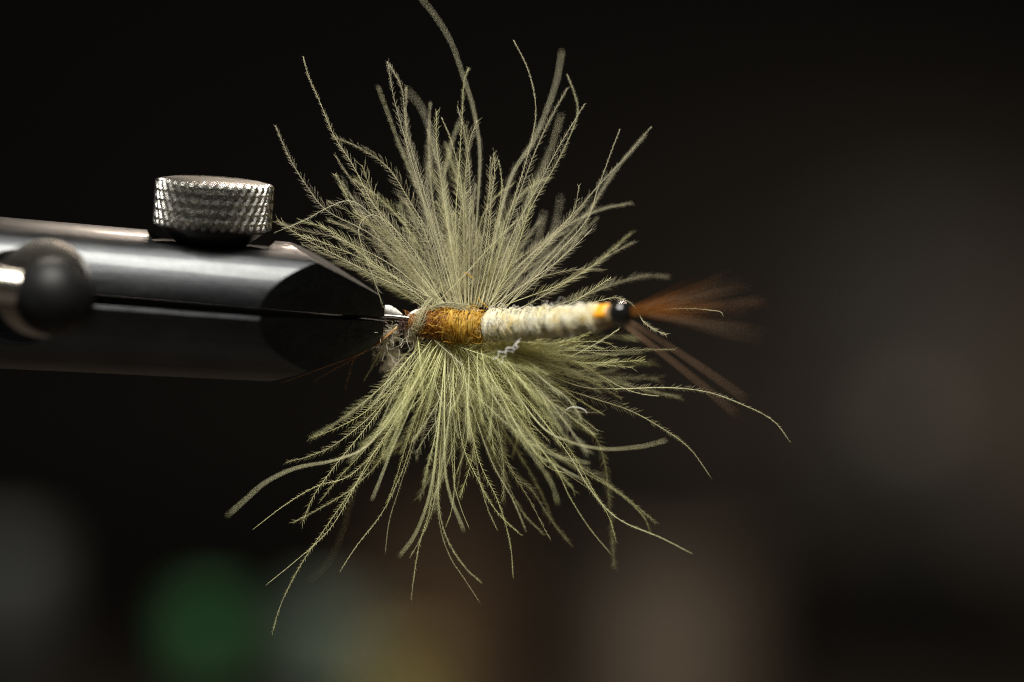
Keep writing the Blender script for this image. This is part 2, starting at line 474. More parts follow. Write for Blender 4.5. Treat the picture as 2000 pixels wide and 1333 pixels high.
for i in range(190):                                # loops and ends that stand off
    x = rng.uniform(825, 945); a = rng.uniform(0, 6.28); c0 = on_body(x, a, arad(x) * 0.95)
    c, b, n = frame(x); out = unit(c0 - c); tan = unit(np.cross(out, unit(axis(x + 3) - axis(x - 3))))
    s = rng.uniform(0.02, 0.07); al = unit(axis(x + 3) - axis(x - 3)) * rng.uniform(-1, 1) * s
    p = [c0, c0 + out * s * 0.5 + tan * s * rng.uniform(-.6, .6), c0 + out * s * rng.uniform(0.3, 0.7) + al, c0 + out * s * rng.uniform(-0.1, 0.6) + al * 1.6 + tan * s * rng.uniform(-1, 1)]
    q, _ = catmull(p, 10); tube(loose, q, np.linspace(0.0034, 0.0018, 10), 3, False)
loose.build('loose_fibers', M_GOLD, thorax)['kind'] = 'stuff'

# body: cream yarn wound in turns
PITCH = 19.0
def body_r(x, a):
    x_ = x + 5.0 * math.sin(x * 0.043) + 2.5 * math.sin(x * 0.131 + a)
    ph = (x_ / PITCH - a / 6.2832) % 1.0
    e = min(1.0, max(0.0, (x - 940) / 10.0)) ** 0.5
    return arad(x) * e * (0.80 + 0.17 * abs(math.sin(math.pi * ph)) ** 0.6 + 0.06 * math.sin(x * 0.071 + 1.3 * a) + 0.05 * math.sin(x * 0.19 - 2 * a))
body = sleeve(941, 1176, 150, 56, body_r).build('body', M_CREAMCORE, fly)
body['label'] = 'cream yarn body wound in even turns'
yarn = Tris()
for i in range(1250):
    turns = rng.uniform(0.25, 0.9); x0 = rng.uniform(944, 1168 - PITCH * turns); a0 = rng.uniform(0, 6.28)
    n = int(10 + 18 * turns); t = np.linspace(0, 1, n); ph = rng.uniform(0, 6.28, 4); offx = rng.uniform(-6, 6); lift = rng.uniform(0.96, 1.16)
    fr = rng.uniform(6, 16)
    pts = []
    for q in t:
        a = a0 + turns * 6.2832 * q
        x = x0 + PITCH * turns * q + 2.0 * math.sin(fr * q + ph[0])
        x = min(max(x, 942), 1174)
        pts.append(on_body(x, a, body_r(x, a) * lift + 0.005 * math.sin(fr * 1.3 * q + ph[1])))
    tube(yarn, pts, rng.uniform(0.0026, 0.0048), 3, False)
yarn.build('yarn_strands', M_CREAM, body)['kind'] = 'stuff'
fuzz = Tris()
for i in range(170):
    x = rng.uniform(944, 1150); a = rng.uniform(-1.9, 1.9) if i % 4 else rng.uniform(0, 6.28); c0 = on_body(x, a, body_r(x, a))
    c, b, n = frame(x); ax_ = unit(axis(x + 3) - axis(x - 3)); out = unit(c0 - c); tan = np.cross(out, ax_)
    s = rng.uniform(0.025, 0.07) * rng.uniform(0.5, 1.1); k = rng.uniform(0.6, 1.4)
    t = np.linspace(0, 1, 12)[:, None]; th = t * rng.uniform(2.5, 6.0) + rng.uniform(0, 6.28)
    pts = c0 + out * (s * np.sin(t * math.pi * 0.85)) + ax_ * (s * 0.45 * np.cos(th)) * np.minimum(t * 3, 1) + tan * (s * 0.5 * np.sin(th)) * np.minimum(t * 3, 1)
    tube(fuzz, pts, 0.0014, 3, False)
fuzz.build('curly_fuzz', M_WHITE, body)['kind'] = 'stuff'
# frayed crinkled ends that hang below the body
for ctrl in ([(1038, 652, -0.26), (1022, 658, -0.27), (1012, 668, -0.30), (1005, 677, -0.30), (990, 684, -0.30), (976, 690, -0.30), (969, 697, -0.30), (966, 703, -0.30)],
             [(1012, 655, -0.22), (1008, 662, -0.22), (1011, 676, -0.28), (1006, 685, -0.28), (990, 690, -0.28), (984, 695, -0.28), (983, 702, -0.28), (972, 711, -0.28)]):
    q, _ = catmull([L(*c) for c in ctrl], 50); tr = Tris()
    q = q + np.stack([np.sin(np.arange(50) * 0.75), 0 * np.arange(50), np.cos(np.arange(50) * 0.62)], 1) * 0.010
    tube(tr, q, np.linspace(0.0052, 0.0042, 50) * (1 + 0.18 * np.sin(np.arange(50) * 1.3)), 6)
    tr.build('frayed_yarn_end', M_WHITE, body)
q, _ = catmull([L(*c) for c in [(1098, 812, -0.1), (1104, 803, -0.15), (1116, 796, -0.18), (1130, 797, -0.19), (1141, 801, -0.19), (1147, 808, -0.19)]], 40); tr = Tris()
tube(tr, q, 0.0062, 6); tr.build('yarn_crumb', M_WHITE, body)

# orange band and black bead at the far end, pale floss at the near end
base_ = sleeve(1168, 1198, 14, 40, lambda x, a: arad(x) * 0.84).build('thread_base', M_BASE, fly)
tr = Tris(); na, nx = 22, 10; V = []
for j in range(nx):
    for i in range(na):
        a = -0.85 + 2.6 * i / (na - 1); x = 1170 + 25 * j / (nx - 1) + 1.6 * math.sin(3.1 * a) * (1 if j > 4 else 0.4)
        e = min(i, na - 1 - i, j + 1, nx - j) / 2.0
        V.append(on_body(x, a, arad(x) * (0.84 + 0.17 * min(1, e))))
F = []
for j in range(nx - 1):
    for i in range(na - 1):
        p = j * na + i; F += [(p, p + 1, p + na + 1), (p, p + na + 1, p + na)]
tr.add(np.array(V), np.array(F)); band = tr.build('orange_patch', M_ORANGE, fly)
bead_c = axis(1213)
bm = bmesh.new(); bmesh.ops.create_uvsphere(bm, u_segments=48, v_segments=32, radius=0.097)
me = bpy.data.meshes.new('bead'); bm.to_mesh(me); bm.free()
bead = link('bead', me, M_BEAD, fly); bead.location = bead_c; bead['label'] = 'glossy black bead'
def blob(name, ctrl, rad, mat, n=24, k=14):
    q, _ = catmull([L(*c) for c in ctrl], n); rr = np.interp(np.linspace(0, 1, n), np.linspace(0, 1, len(rad)), rad)
    rr = rr * (1 + 0.10 * np.sin(np.arange(n) * 2.1) * np.cos(np.arange(n) * 0.7))
    tr = Tris(); tube(tr, q, rr, k); return tr.build(name, mat, fly)
blob('white_floss_tag', [(744, 607, 0.03), (757, 605, 0.03), (770, 609, 0.03), (786, 615, 0.02)], [0.028, 0.036, 0.026, 0.004], M_WHITE)
blob('white_underbody', [(796, 620, 0.0), (806, 614, 0.0), (820, 611, 0.0), (838, 612, 0.0)], [0.008, 0.026, 0.034, 0.03], M_WHITE)
blob('pale_husk', [(750, 672, 0.08), (757, 662, 0.08), (766, 655, 0.08), (772, 645, 0.08), (775, 636, 0.06)], [0.012, 0.055, 0.060, 0.045, 0.02], M_HUSK)
blob('pale_husk', [(795, 642, 0.08), (800, 655, 0.08), (806, 668, 0.1)], [0.02, 0.05, 0.03], M_HUSK)
blob('white_crumb', [(760, 690, 0.45), (764, 714, 0.5), (766, 722, 0.5)], [0.004, 0.022, 0.014], M_HUSK)
tr = Tris()
for i in range(60):
    c0 = L(rng.uniform(778, 796), rng.uniform(622, 640), rng.uniform(-0.06, 0.06)); d = rng.normal(size=3) * 0.018; e = rng.normal(size=3) * 0.018 + np.array((0, 0, -0.03))
    q, _ = catmull([c0, c0 + d, c0 + d + e], 8); tube(tr, q, 0.0026, 3, False)
tr.build('thread_tuft', M_TUFT, fly)['kind'] = 'stuff'
tr = Tris()
for cx, cy, cyd, sd, nf in ((762, 652, 0.04, 14, 55), (757, 684, 0.15, 14, 45), (764, 714, 0.4, 7, 45), (803, 655, 0.03, 8, 25)):
    for i in range(nf):
        c0 = L(cx + rng.normal(0, sd * .6), cy + rng.normal(0, sd * .6), cyd + rng.normal(0, 0.03)); d = rng.normal(size=3) * 0.04; e = rng.normal(size=3) * 0.045 + np.array((0, 0, -0.03))
        q, _ = catmull([c0, c0 + d, c0 + d + e], 8); tube(tr, q, 0.0016, 3, False)
tr.build('pale_fluff', M_FLUFF, fly)['kind'] = 'stuff'

# ------------------------------------------------------------------ feather fibres
def feather(tr, pts3, Lb=0.085, bare=0.15, tipk=0.35, gap=0.028, r0=0.0029, ang=42, roll=None, dens=1.0):
    """one fibre: a tapered stem with two rows of barbules"""
    n0 = 40
    pts, length = catmull(pts3, n0)
    wob = rng.normal(size=3) * 0.004
    s = np.linspace(0, 1, n0)
    pts = pts + np.sin(s * rng.uniform(5, 14) + rng.uniform(0, 6))[:, None] * wob * s[:, None]
    tr.slot = 1
    tube(tr, pts, np.interp(s, [0, 0.5, 1], [r0, r0 * 0.75, r0 * 0.45]), 4)
    tr.slot = 0
    gap = gap * rng.uniform(0.72, 1.15); ang = ang * rng.uniform(0.70, 1.05)
    M = int(length * (1 - bare) / gap * 2 * dens)
    if M < 4: return
    u = bare + (1 - bare) * (np.arange(M) + rng.uniform(-0.4, 0.4, M)) / M
    u = u + 0.35 * gap / length * np.sin(u * length / gap * rng.uniform(0.25, 0.6) + rng.uniform(0, 6))      # clumps
    u = np.clip(u, 0.01, 0.995)
    miss = (np.sin(u * rng.uniform(14, 34) + rng.uniform(0, 6)) > 0.80) & (rng.uniform(0, 1, M) < 0.65)
    idx = u * (n0 - 1); base = np.stack([np.interp(idx, np.arange(n0), pts[:, k]) for k in range(3)], 1)
    Tn = unit(np.gradient(pts, axis=0)); T = unit(np.stack([np.interp(idx, np.arange(n0), Tn[:, k]) for k in range(3)], 1))
    view = np.array((0, -1.0, 0))
    B = unit(np.cross(T, view)); N = np.cross(B, T)
    ro = (rng.uniform(-0.65, 0.65) if roll is None else roll) + rng.uniform(-0.9, 0.9) * u + rng.normal(0, 0.14, M)
    side = np.where(np.arange(M) % 2, 1.0, -1.0)
    S = (np.cos(ro)[:, None] * B + np.sin(ro)[:, None] * N) * side[:, None]
    env = np.interp(u, [0, bare, bare + 0.12, 0.55, 0.85, 1.0], [0.4, 0.55, 1.0, 0.92, 0.55 * (0.5 + tipk), tipk])
    ln = 1.3 * Lb * env * rng.uniform(0.80, 1.12, M)
    an = np.radians(np.interp(u, [0, 0.6, 1], [ang + 6, ang, ang * 0.75]) + rng.normal(0, 5.5, M))
    d0 = unit(np.cos(an)[:, None] * T + np.sin(an)[:, None] * S + rng.normal(0, 0.025, (M, 3)))
    a2 = an * rng.uniform(0.55, 1.0, M)
    d1 = unit(np.cos(a2)[:, None] * T + np.sin(a2)[:, None] * S + rng.normal(0, 0.12, (M, 3)))
    ln = np.where(miss, ln * 0.25, ln) * np.where(rng.uniform(0, 1, M) < 0.08, 0.4, 1.0)
    barbules(tr, base, d0, d1, ln, np.full(M, 0.00155) * rng.uniform(0.8, 1.25, M))

N_FIB = [0]
def fiber(pix, ytip, parent, mat, yroot=0.0, **kw):
    """pix: photograph points from the root to the tip"""
    if abs(ytip) > 0.35: ytip = math.copysign(0.35 + (abs(ytip) - 0.35) * 0.62, ytip)
    n = len(pix); d = np.concatenate([[0], np.cumsum([math.dist(a, b) for a, b in zip(pix, pix[1:])])]); d /= d[-1]
    p3 = [L(x, y, yroot + (ytip - yroot) * t ** 1.15) for (x, y), t in zip(pix, d)]
    tr = Tris(); feather(tr, p3, **kw)
    o = tr.build('feather_fiber', mat, parent, STEM[mat.name]); N_FIB[0] += 1
    return o

# the dense downy heart of each fan is one mass; every fibre one can follow is a sub-part of it
def fan_mass(name, mat, specs):
    tr = Tris()
    for (root, ang, length, y0, y1) in specs:
        a = R(ang); bend = rng.uniform(-0.25, 0.25)
        p = []
        for t in (0, 0.33, 0.66, 1):
            aa = a + bend * t
            p.append(L(root[0] + length * t * math.cos(aa), root[1] - length * t * math.sin(aa), y0 + (y1 - y0) * t))
        feather(tr, p, Lb=rng.uniform(0.09, 0.13), bare=0.03, tipk=0.5, gap=0.03, r0=0.0030, ang=38)
    return tr.build(name, mat, fly, STEM[mat.name])
sp = []
for i in range(7):
    a = rng.uniform(45, 140); sp.append(((rng.uniform(858, 975), rng.uniform(596, 610)), a, rng.uniform(90, 210) * (0.75 + 0.25 * math.sin(R(a))), rng.uniform(0.05, 0.25), rng.uniform(0.2, 1.0)))
up = fan_mass('upper_feather_fan', M_UP, sp); up['label'] = 'grey olive feather fibers fanned upwards'; up['kind'] = 'stuff'
sp = []
for i in range(14):
    a = -rng.uniform(15, 128); sp.append(((rng.uniform(815, 965), rng.uniform(655, 668)), a, rng.uniform(110, 250), rng.uniform(-0.05, 0.2), rng.uniform(-0.7, 0.7)))
low = fan_mass('lower_feather_fan', M_LOW, sp); low['label'] = 'yellow olive feather fibers fanned downwards'; low['kind'] = 'stuff'

UP = [  # tip depth, points from tip to root
 (0.0, [(592,110),(603,150),(625,200),(652,265),(690,325),(730,400),(800,505),(865,600)], dict(Lb=.055, tipk=.3)),
 (0.05, [(537,247),(565,310),(600,365),(640,412),(720,455),(800,520),(865,600)], dict(Lb=.09, tipk=.25)),
 (-.05, [(540,432),(600,470),(660,500),(745,545),(842,582)], dict(Lb=.09, tipk=.6)),
 (0.0, [(545,435),(600,452),(660,467),(760,515),(850,590)], dict(Lb=.085, tipk=.5)),
 (-.05, [(536,456),(595,432),(640,407),(685,393),(725,420),(790,490),(870,600)], dict(Lb=.085, tipk=.4)),
 (0.05, [(655,305),(680,345),(720,390),(780,460),(865,600)], dict(Lb=.11, tipk=.3)),
 (0.1, [(650,268),(700,290),(760,330),(805,400),(860,500),(890,600)], dict(Lb=.11, tipk=.4)),
 (0.0, [(757,120),(768,185),(785,250),(820,370),(885,600)], dict(Lb=.07, tipk=.5)),
 (0.05, [(760,125),(785,175),(795,260),(830,380),(890,600)], dict(Lb=.07, tipk=.4)),
 (0.55, [(738,170),(760,230),(795,320),(845,440),(890,600)], dict(Lb=.06)),
 (0.1, [(792,172),(792,230),(800,310),(840,430),(893,600)], dict(Lb=.06, tipk=.6)),
 (1.35, [(795,175),(825,215),(850,290),(870,400),(900,600)], dict(Lb=.07)),
 (1.0, [(800,-30),(845,25),(880,80),(905,150),(925,215),(937,300),(932,420),(920,600)], dict(Lb=.035, r0=.0042)),
 (0.1, [(915,132),(905,160),(903,220),(898,320),(890,440),(900,600)], dict(Lb=.05, tipk=.7)),
 (0.3, [(840,200),(838,300),(850,420),(895,600)], dict(Lb=.07)),
 (0.0, [(855,218),(853,290),(868,400),(900,600)], dict(Lb=.09, tipk=.5)),
 (0.05, [(862,230),(885,285),(903,380),(910,600)], dict(Lb=.06)),
 (0.05, [(893,208),(910,270),(918,380),(915,600)], dict(Lb=.08, tipk=.5)),
 (0.0, [(932,235),(915,290),(906,400),(907,600)], dict(Lb=.08, tipk=.6)),
 (0.6, [(897,235),(880,290),(868,360),(880,470),(905,600)], dict(Lb=.07)),
 (0.05, [(1003,78),(1030,135),(1044,190),(1046,235),(1032,300),(995,420),(948,600)], dict(Lb=.030, tipk=.5, r0=.003)),
 (1.05, [(1097,100),(1086,160),(1066,220),(1040,280),(990,370),(940,600)], dict(Lb=.05, r0=.006)),
 (0.15, [(1107,145),(1124,190),(1127,230),(1095,305),(1030,420),(955,600)], dict(Lb=.05, tipk=.3)),
 (0.0, [(1141,203),(1100,275),(1050,365),(1000,460),(950,600)], dict(Lb=.07, tipk=.3)),
 (0.1, [(1108,172),(1072,240),(1040,310),(1000,420),(945,600)], dict(Lb=.065, tipk=.5)),
 (1.1, [(1097,225),(1068,310),(1020,420),(960,600)], dict(Lb=.07)),
 (0.05, [(1212,253),(1190,310),(1165,375),(1145,430),(1085,500),(985,605)], dict(Lb=.045)),
 (0.15, [(1273,250),(1230,300),(1175,355),(1125,412),(1060,480),(970,602)], dict(Lb=.06, tipk=.2)),
 (0.6, [(1262,262),(1190,350),(1140,425),(1060,515),(985,605)], dict(Lb=.05)),
 (0.2, [(1163,395),(1135,455),(1080,520),(980,607)], dict(Lb=.07)),
 (0.4, [(1168,425),(1110,480),(1030,550),(970,610)], dict(Lb=.08)),
 (0.0, [(1131,362),(1120,410),(1085,460),(1030,520),(955,603)], dict(Lb=.08)),
 (0.1, [(1236,475),(1180,505),(1110,550),(1040,590),(990,615)], dict(Lb=.08, tipk=.6)),
 (0.5, [(1308,542),(1260,540),(1200,555),(1130,582),(1040,612)], dict(Lb=.085, tipk=.6)),
 (0.0, [(1192,543),(1160,565),(1110,596),(1060,618)], dict(Lb=.08, tipk=.6)),
 (0.0, [(1247,608),(1236,594),(1215,584),(1190,583),(1140,596),(1080,610),(1000,622)], dict(Lb=.06)),
 (1.4, [(1095,385),(1085,440),(1050,520),(970,600)], dict(Lb=.07)),
 (1.3, [(1062,415),(1050,470),(1010,540),(960,600)], dict(Lb=.08)),
 (0.0, [(966,308),(962,370),(948,480),(925,600)], dict(Lb=.08, tipk=.6)),
 (0.05, [(975,312),(980,370),(962,470),(930,600)], dict(Lb=.05)),
 (-.1, [(748,600),(728,545),(708,485),(702,440),(735,420),(800,480),(872,600)], dict(Lb=.085, tipk=.6)),
 (0.7, [(648,510),(700,530),(765,562),(835,605)], dict(Lb=.08)),
 (-.2, [(1012,428),(982,458),(940,502),(900,545),(855,590)], dict(Lb=.06, tipk=.8, bare=.05)),
 (0.0, [(640,395),(690,420),(760,470),(860,598)], dict(Lb=.10, tipk=.4)),
 (0.1, [(640,430),(700,455),(780,510),(860,600)], dict(Lb=.10, tipk=.4)),
 (0.0, [(700,420),(740,450),(800,500),(870,600)], dict(Lb=.11, tipk=.5)),
 (0.0, [(655,340),(700,420),(770,470),(870,598)], dict(Lb=.09, tipk=.5)),
]
LOW = [
 (-.95, [(443,1008),(480,975),(520,941),(580,914),(660,898),(725,865),(800,765),(845,668)], dict(Lb=.03, r0=.0062)),
 (-.05, [(493,1035),(560,985),(620,950),(690,925),(770,830),(850,668)], dict(Lb=.05, tipk=.2, r0=.003)),
 (0.0, [(605,857),(660,835),(720,800),(780,740),(822,660)], dict(Lb=.085, tipk=.5)),
 (0.0, [(558,905),(610,890),(660,865),(740,795),(832,668)], dict(Lb=.085, tipk=.5)),
 (-.05, [(590,1027),(612,970),(650,915),(720,830),(800,720),(845,665)], dict(Lb=.08, tipk=.7)),
 (0.05, [(570,1022),(640,985),(700,945),(760,870),(845,668)], dict(Lb=.07, tipk=.5)),
 (0.05, [(622,985),(660,935),(720,870),(790,770),(850,668)], dict(Lb=.08, tipk=.4)),
 (-.1, [(520,1145),(575,1100),(625,1055),(660,1010),(720,900),(800,780),(855,668)], dict(Lb=.06, tipk=.1)),
 (0.0, [(531,1240),(552,1175),(590,1100),(640,1025),(685,960),(745,870),(848,668)], dict(Lb=.05, tipk=.5)),
 (1.3, [(603,1137),(640,1100),(668,1040),(688,970),(725,890),(835,668)], dict(Lb=.04)),
 (0.0, [(665,1117),(700,1062),(740,1010),(768,960),(800,880),(858,668)], dict(Lb=.05, tipk=.5)),
 (-.6, [(724,978),(752,915),(800,800),(862,668)], dict(Lb=.02, r0=.006)),
 (0.0, [(756,985),(775,930),(800,850),(865,668)], dict(Lb=.07, tipk=.5)),
 (0.05, [(752,1085),(760,1020),(778,960),(820,830),(862,668)], dict(Lb=.04, tipk=.1, r0=.003)),
 (-.7, [(780,1087),(812,1042),(838,970),(852,880),(872,668)], dict(Lb=.02, r0=.006)),
 (0.0, [(803,1172),(812,1100),(822,1050),(838,1000),(852,900),(872,668)], dict(Lb=.05, tipk=.5)),
 (-.25, [(942,1140),(905,1105),(872,1050),(857,980),(862,850),(880,668)], dict(Lb=.06, tipk=.3)),
 (0.05, [(940,1182),(905,1128),(880,1090),(860,1030),(856,940),(880,668)], dict(Lb=.035, tipk=.1, r0=.0028)),
 (0.0, [(800,1090),(828,1040),(848,980),(862,880),(880,668)], dict(Lb=.06, tipk=.4)),
 (-.2, [(1003,1132),(1000,1080),(990,1032),(970,975),(930,880),(893,668)], dict(Lb=.05, tipk=.2)),
 (-.1, [(918,1036),(900,990),(886,930),(880,800),(882,668)], dict(Lb=.04, tipk=.2)),
 (-.6, [(906,1042),(880,970),(868,880),(870,668)], dict(Lb=.04, r0=.005)),
 (-.1, [(870,1032),(884,985),(888,900),(884,668)], dict(Lb=.05)),
 (-.2, [(1020,1048),(970,1000),(935,940),(900,850),(888,668)], dict(Lb=.06, tipk=.3)),
 (0.0, [(972,1040),(950,985),(930,900),(905,760),(890,668)], dict(Lb=.06, tipk=.4)),
 (-.3, [(1027,1040),(1000,975),(960,900),(915,770),(892,668)], dict(Lb=.04)),
 (0.0, [(1078,1058),(1035,980),(985,900),(925,780),(895,668)], dict(Lb=.08, tipk=.4)),
 (0.15, [(1062,1045),(1020,1000),(985,930),(930,800),(895,668)], dict(Lb=.08, tipk=.4)),
 (0.2, [(1120,1070),(1080,1022),(1040,960),(990,900),(905,668)], dict(Lb=.08, tipk=.5)),
 (-.25, [(1195,1085),(1150,1030),(1112,970),(1085,915),(1020,830),(905,668)], dict(Lb=.03, tipk=.2)),
 (0.3, [(1200,1112),(1196,1060),(1188,960),(1180,900),(1160,850),(1100,790),(985,690)], dict(Lb=.075, tipk=.7)),
 (-.25, [(1352,1082),(1290,1050),(1222,1022),(1185,995),(1148,950),(1112,890),(1050,810),(930,680)], dict(Lb=.05, tipk=.15, r0=.005)),
 (-.05, [(1205,1060),(1190,1010),(1160,960),(1120,890),(1050,800),(920,675)], dict(Lb=.06, tipk=.6)),
 (0.1, [(1282,1020),(1240,985),(1180,942),(1120,905),(1040,850),(925,675)], dict(Lb=.07, tipk=.6)),
 (0.15, [(1270,1042),(1252,1005),(1195,955),(1120,910),(1030,840),(920,675)], dict(Lb=.05, tipk=.6)),
 (-.85, [(1300,860),(1250,873),(1180,878),(1110,862),(1050,825),(955,690)], dict(Lb=.03, r0=.007)),
 (0.05, [(1392,938),(1350,880),(1300,842),(1230,802),(1150,775),(1080,750),(970,685)], dict(Lb=.075, tipk=.05, r0=.0045)),
 (0.05, [(1544,866),(1510,822),(1450,790),(1380,765),(1300,757),(1200,760),(1120,752),(985,692)], dict(Lb=.055, tipk=.3, r0=.0042)),
 (0.3, [(1330,778),(1270,765),(1200,747),(1120,738),(975,685)], dict(Lb=.07, tipk=.7)),
 (0.0, [(1238,718),(1150,711),(1080,702),(960,676)], dict(Lb=.075, tipk=.8)),
 (0.6, [(1258,688),(1200,690),(1150,698),(1080,692),(965,672)], dict(Lb=.05)),
 (-.1, [(1210,642),(1170,668),(1130,690),(1080,705),(965,685)], dict(Lb=.065, tipk=.6)),
 (-.05, [(1205,682),(1180,668),(1120,668),(1050,672),(960,665)], dict(Lb=.06, tipk=.8)),
 (0.0, [(1160,735),(1110,695),(1050,665),(1000,662),(955,662)], dict(Lb=.03)),
 (0.0, [(1176,806),(1120,804),(1060,785),(960,690)], dict(Lb=.07, tipk=.7)),
 (0.0, [(1215,780),(1150,745),(1080,715),(960,678)], dict(Lb=.06, tipk=.7)),
 (-.5, [(1150,942),(1090,912),(1030,865),(930,680)], dict(Lb=.05, r0=.006)),
 (-.1, [(1150,955),(1105,925),(1050,890),(925,675)], dict(Lb=.05)),
 (-.9, [(1090,985),(1075,940),(1040,890),(985,810),(915,672)], dict(Lb=.09)),
 (-1.0, [(1180,930),(1110,905),(1030,850),(960,770),(900,668)], dict(Lb=.08)),
 (-.7, [(1150,905),(1060,880),(970,810),(905,740),(870,665)], dict(Lb=.09)),
 (-.15, [(905,715),(870,684),(838,655),(800,624)][::1], dict(Lb=.055, tipk=.9, bare=.05)),
 (0.1, [(712,745),(735,700),(755,660),(775,638)], dict(Lb=.05)),
 (0.05, [(612,745),(655,721),(693,698),(735,672),(775,640)], dict(Lb=.03, r0=.0034)),
 (0.05, [(674,764),(682,730),(692,702),(730,672),(775,640)], dict(Lb=.03, r0=.0026)),
 (0.05, [(548,748),(620,722),(690,697),(735,674),(776,640)], dict(Lb=.012, r0=.0055)),  # amber strand standing in for the warm glint along the lower jaw edge
 (0.4, [(735,700),(765,690),(795,700),(815,690),(822,655)], dict(Lb=.06)),
]
for yt, pix, kw in UP: fiber(pix[::-1], yt, up, M_UP, **kw)
for yt, pix, kw in LOW: fiber(pix[::-1], yt, low, M_AMBER if pix[0] in ((612, 745), (674, 764), (548, 748)) else M_LOW, **kw)  # amber: two brown fibres and the painted jaw glint
# fibre ends caught on the tail side
fiber([(1240,612),(1270,608),(1310,604),(1350,604),(1390,608),(1408,610),(1413,619)], -0.05, up, M_UP, yroot=0.0, Lb=.045, tipk=.15, bare=.2)
fiber([(1248,612),(1256,628),(1274,642),(1302,655)], -0.05, up, M_UP, yroot=0.0, Lb=.04, tipk=.9, bare=.15, gap=.011)

def scatter(n, parent, mat, lo, roots, lens, depth):
    for i in range(n):
        c = lo[i % len(lo)]; a = R(c + rng.normal(0, 6.5)); ln = rng.uniform(*lens)
        rr = random.Random(int(c * 7)); ln *= rr.uniform(0.82, 1.12)
        rx = roots[0][0] + (roots[0][1] - roots[0][0]) * min(1, max(0, 0.5 + 0.45 * math.cos(a) + rng.normal(0, 0.10))); ry = rng.uniform(*roots[1])
        bend = rr.uniform(-0.5, 0.5) + rng.normal(0, 0.30); wav = rng.normal(0, 0.16); wf = rng.uniform(3, 7); wp = rng.uniform(0, 6.3); pix = []
        x, y = rx, ry; k = 8
        for q in range(k + 1):
            pix.append((x, y)); aa = a + bend * ((q + 0.5) / k - 0.3) + wav * math.sin(wf * q / k + wp)
            x += ln / k * math.cos(aa); y -= ln / k * math.sin(aa)
        yt = rng.normal(*depth)
        fiber(pix, yt, parent, mat, yroot=rng.uniform(-0.05, 0.15), Lb=rng.uniform(.06, .125), tipk=rng.uniform(.45, .8), bare=rng.uniform(.02, .2))
scatter(54, up, M_UP, [148, 139, 130, 121, 113, 104, 97, 89, 83, 71, 64, 57, 47, 36], ((855, 975), (596, 612)), (160, 345), (0.08, 0.24))
scatter(108, low, M_LOW, [-128, -120, -111, -103, -95, -88, -80, -73, -65, -57, -49, -40, -31, -22, -12, -3], ((822, 972), (654, 672)), (150, 350), (-0.12, 0.32))

# short fibres that fold back over the front of the thorax
tr = Tris()
for i in range(6):
    x = rng.uniform(812, 840); j = rng.uniform(-5, 5)
    p = [L(x - 14, 655 + j, -0.06), L(x - 8 + j * .5, 635, -0.13), L(x + 2, 608 + j, -0.12), L(x + 16 + j, 588, -0.03), L(x + rng.uniform(-20, 60), rng.uniform(535, 570), 0.05)]
    feather(tr, p, Lb=.05, bare=.05, r0=.003)
for i in range(16):
    p = [L(rng.uniform(835, 850), rng.uniform(600, 608), -0.08), L(rng.uniform(860, 880), rng.uniform(592, 600), -0.10), L(rng.uniform(890, 915), rng.uniform(594, 606), -0.11), L(rng.uniform(920, 950), rng.uniform(606, 622), -0.12)]
    feather(tr, p, Lb=.03, bare=.05, r0=.0024)
o = tr.build('folded_fibers', M_UP, up); o['kind'] = 'stuff'
for ctrl in ([(907, 534, -.2), (916, 538, -.2), (924, 544, -.2)], [(935, 582, -.18), (937, 588, -.18), (945, 594, -.18), (954, 603, -.17)]):
    tr = Tris(); q, _ = catmull([L(*c) for c in ctrl], 12); tube(tr, q, 0.0045, 5); tr.build('stray_thread', M_GOLD, thorax)

# ------------------------------------------------------------------ tail of soft brown hackle fibres
TAILS = [(21, 200, -1.1), (16, 225, -1.25), (13.5, 240, -1.2), (12, 205, -1.15), (7, 262, -1.2), (5, 250, -1.15), (3, 270, -1.25), (1, 230, -1.1),
         (-6.5, 235, -1.15), (-9, 268, -1.25), (-11, 262, -1.2), (-12.5, 225, -1.1), (-36.2, 272, -1.05), (-31.0, 268, -1.1)]
for i in range(50):
    if i < len(TAILS):
        a, ln, y1 = TAILS[i]; a = R(a); sag = rng.uniform(-8, 8); r_a, r_b, m = 0.0085, 0.0012, M_TAIL2
        x0, y0p = (1230, 612) if a > -0.4 else (1220 + 9 * (i - 12), 636 - 7 * (i - 12))
        if a < -0.4: r_a, r_b, sag = 0.0130, 0.0040, 14
    else:
        a = R(rng.triangular(-12, 8, 28)); ln = rng.uniform(60, 185); sag = rng.uniform(-6, 8); m = M_TAIL
        y1 = -rng.uniform(0.85, 1.3); x0, y0p = rng.uniform(1226, 1238), rng.uniform(604, 620); r_a, r_b = 0.0052, 0.0006
    p = [L(x0 + ln * t * math.cos(a), y0p - ln * t * math.sin(a) + sag * t * t, -0.66 + (y1 + 0.66) * t) for t in (0, .33, .66, 1)]
    q, _ = catmull(p, 20); tr = Tris(); tube(tr, q, np.linspace(r_a, r_b, 20), 6)
    tr.build('tail_fiber', m, fly)

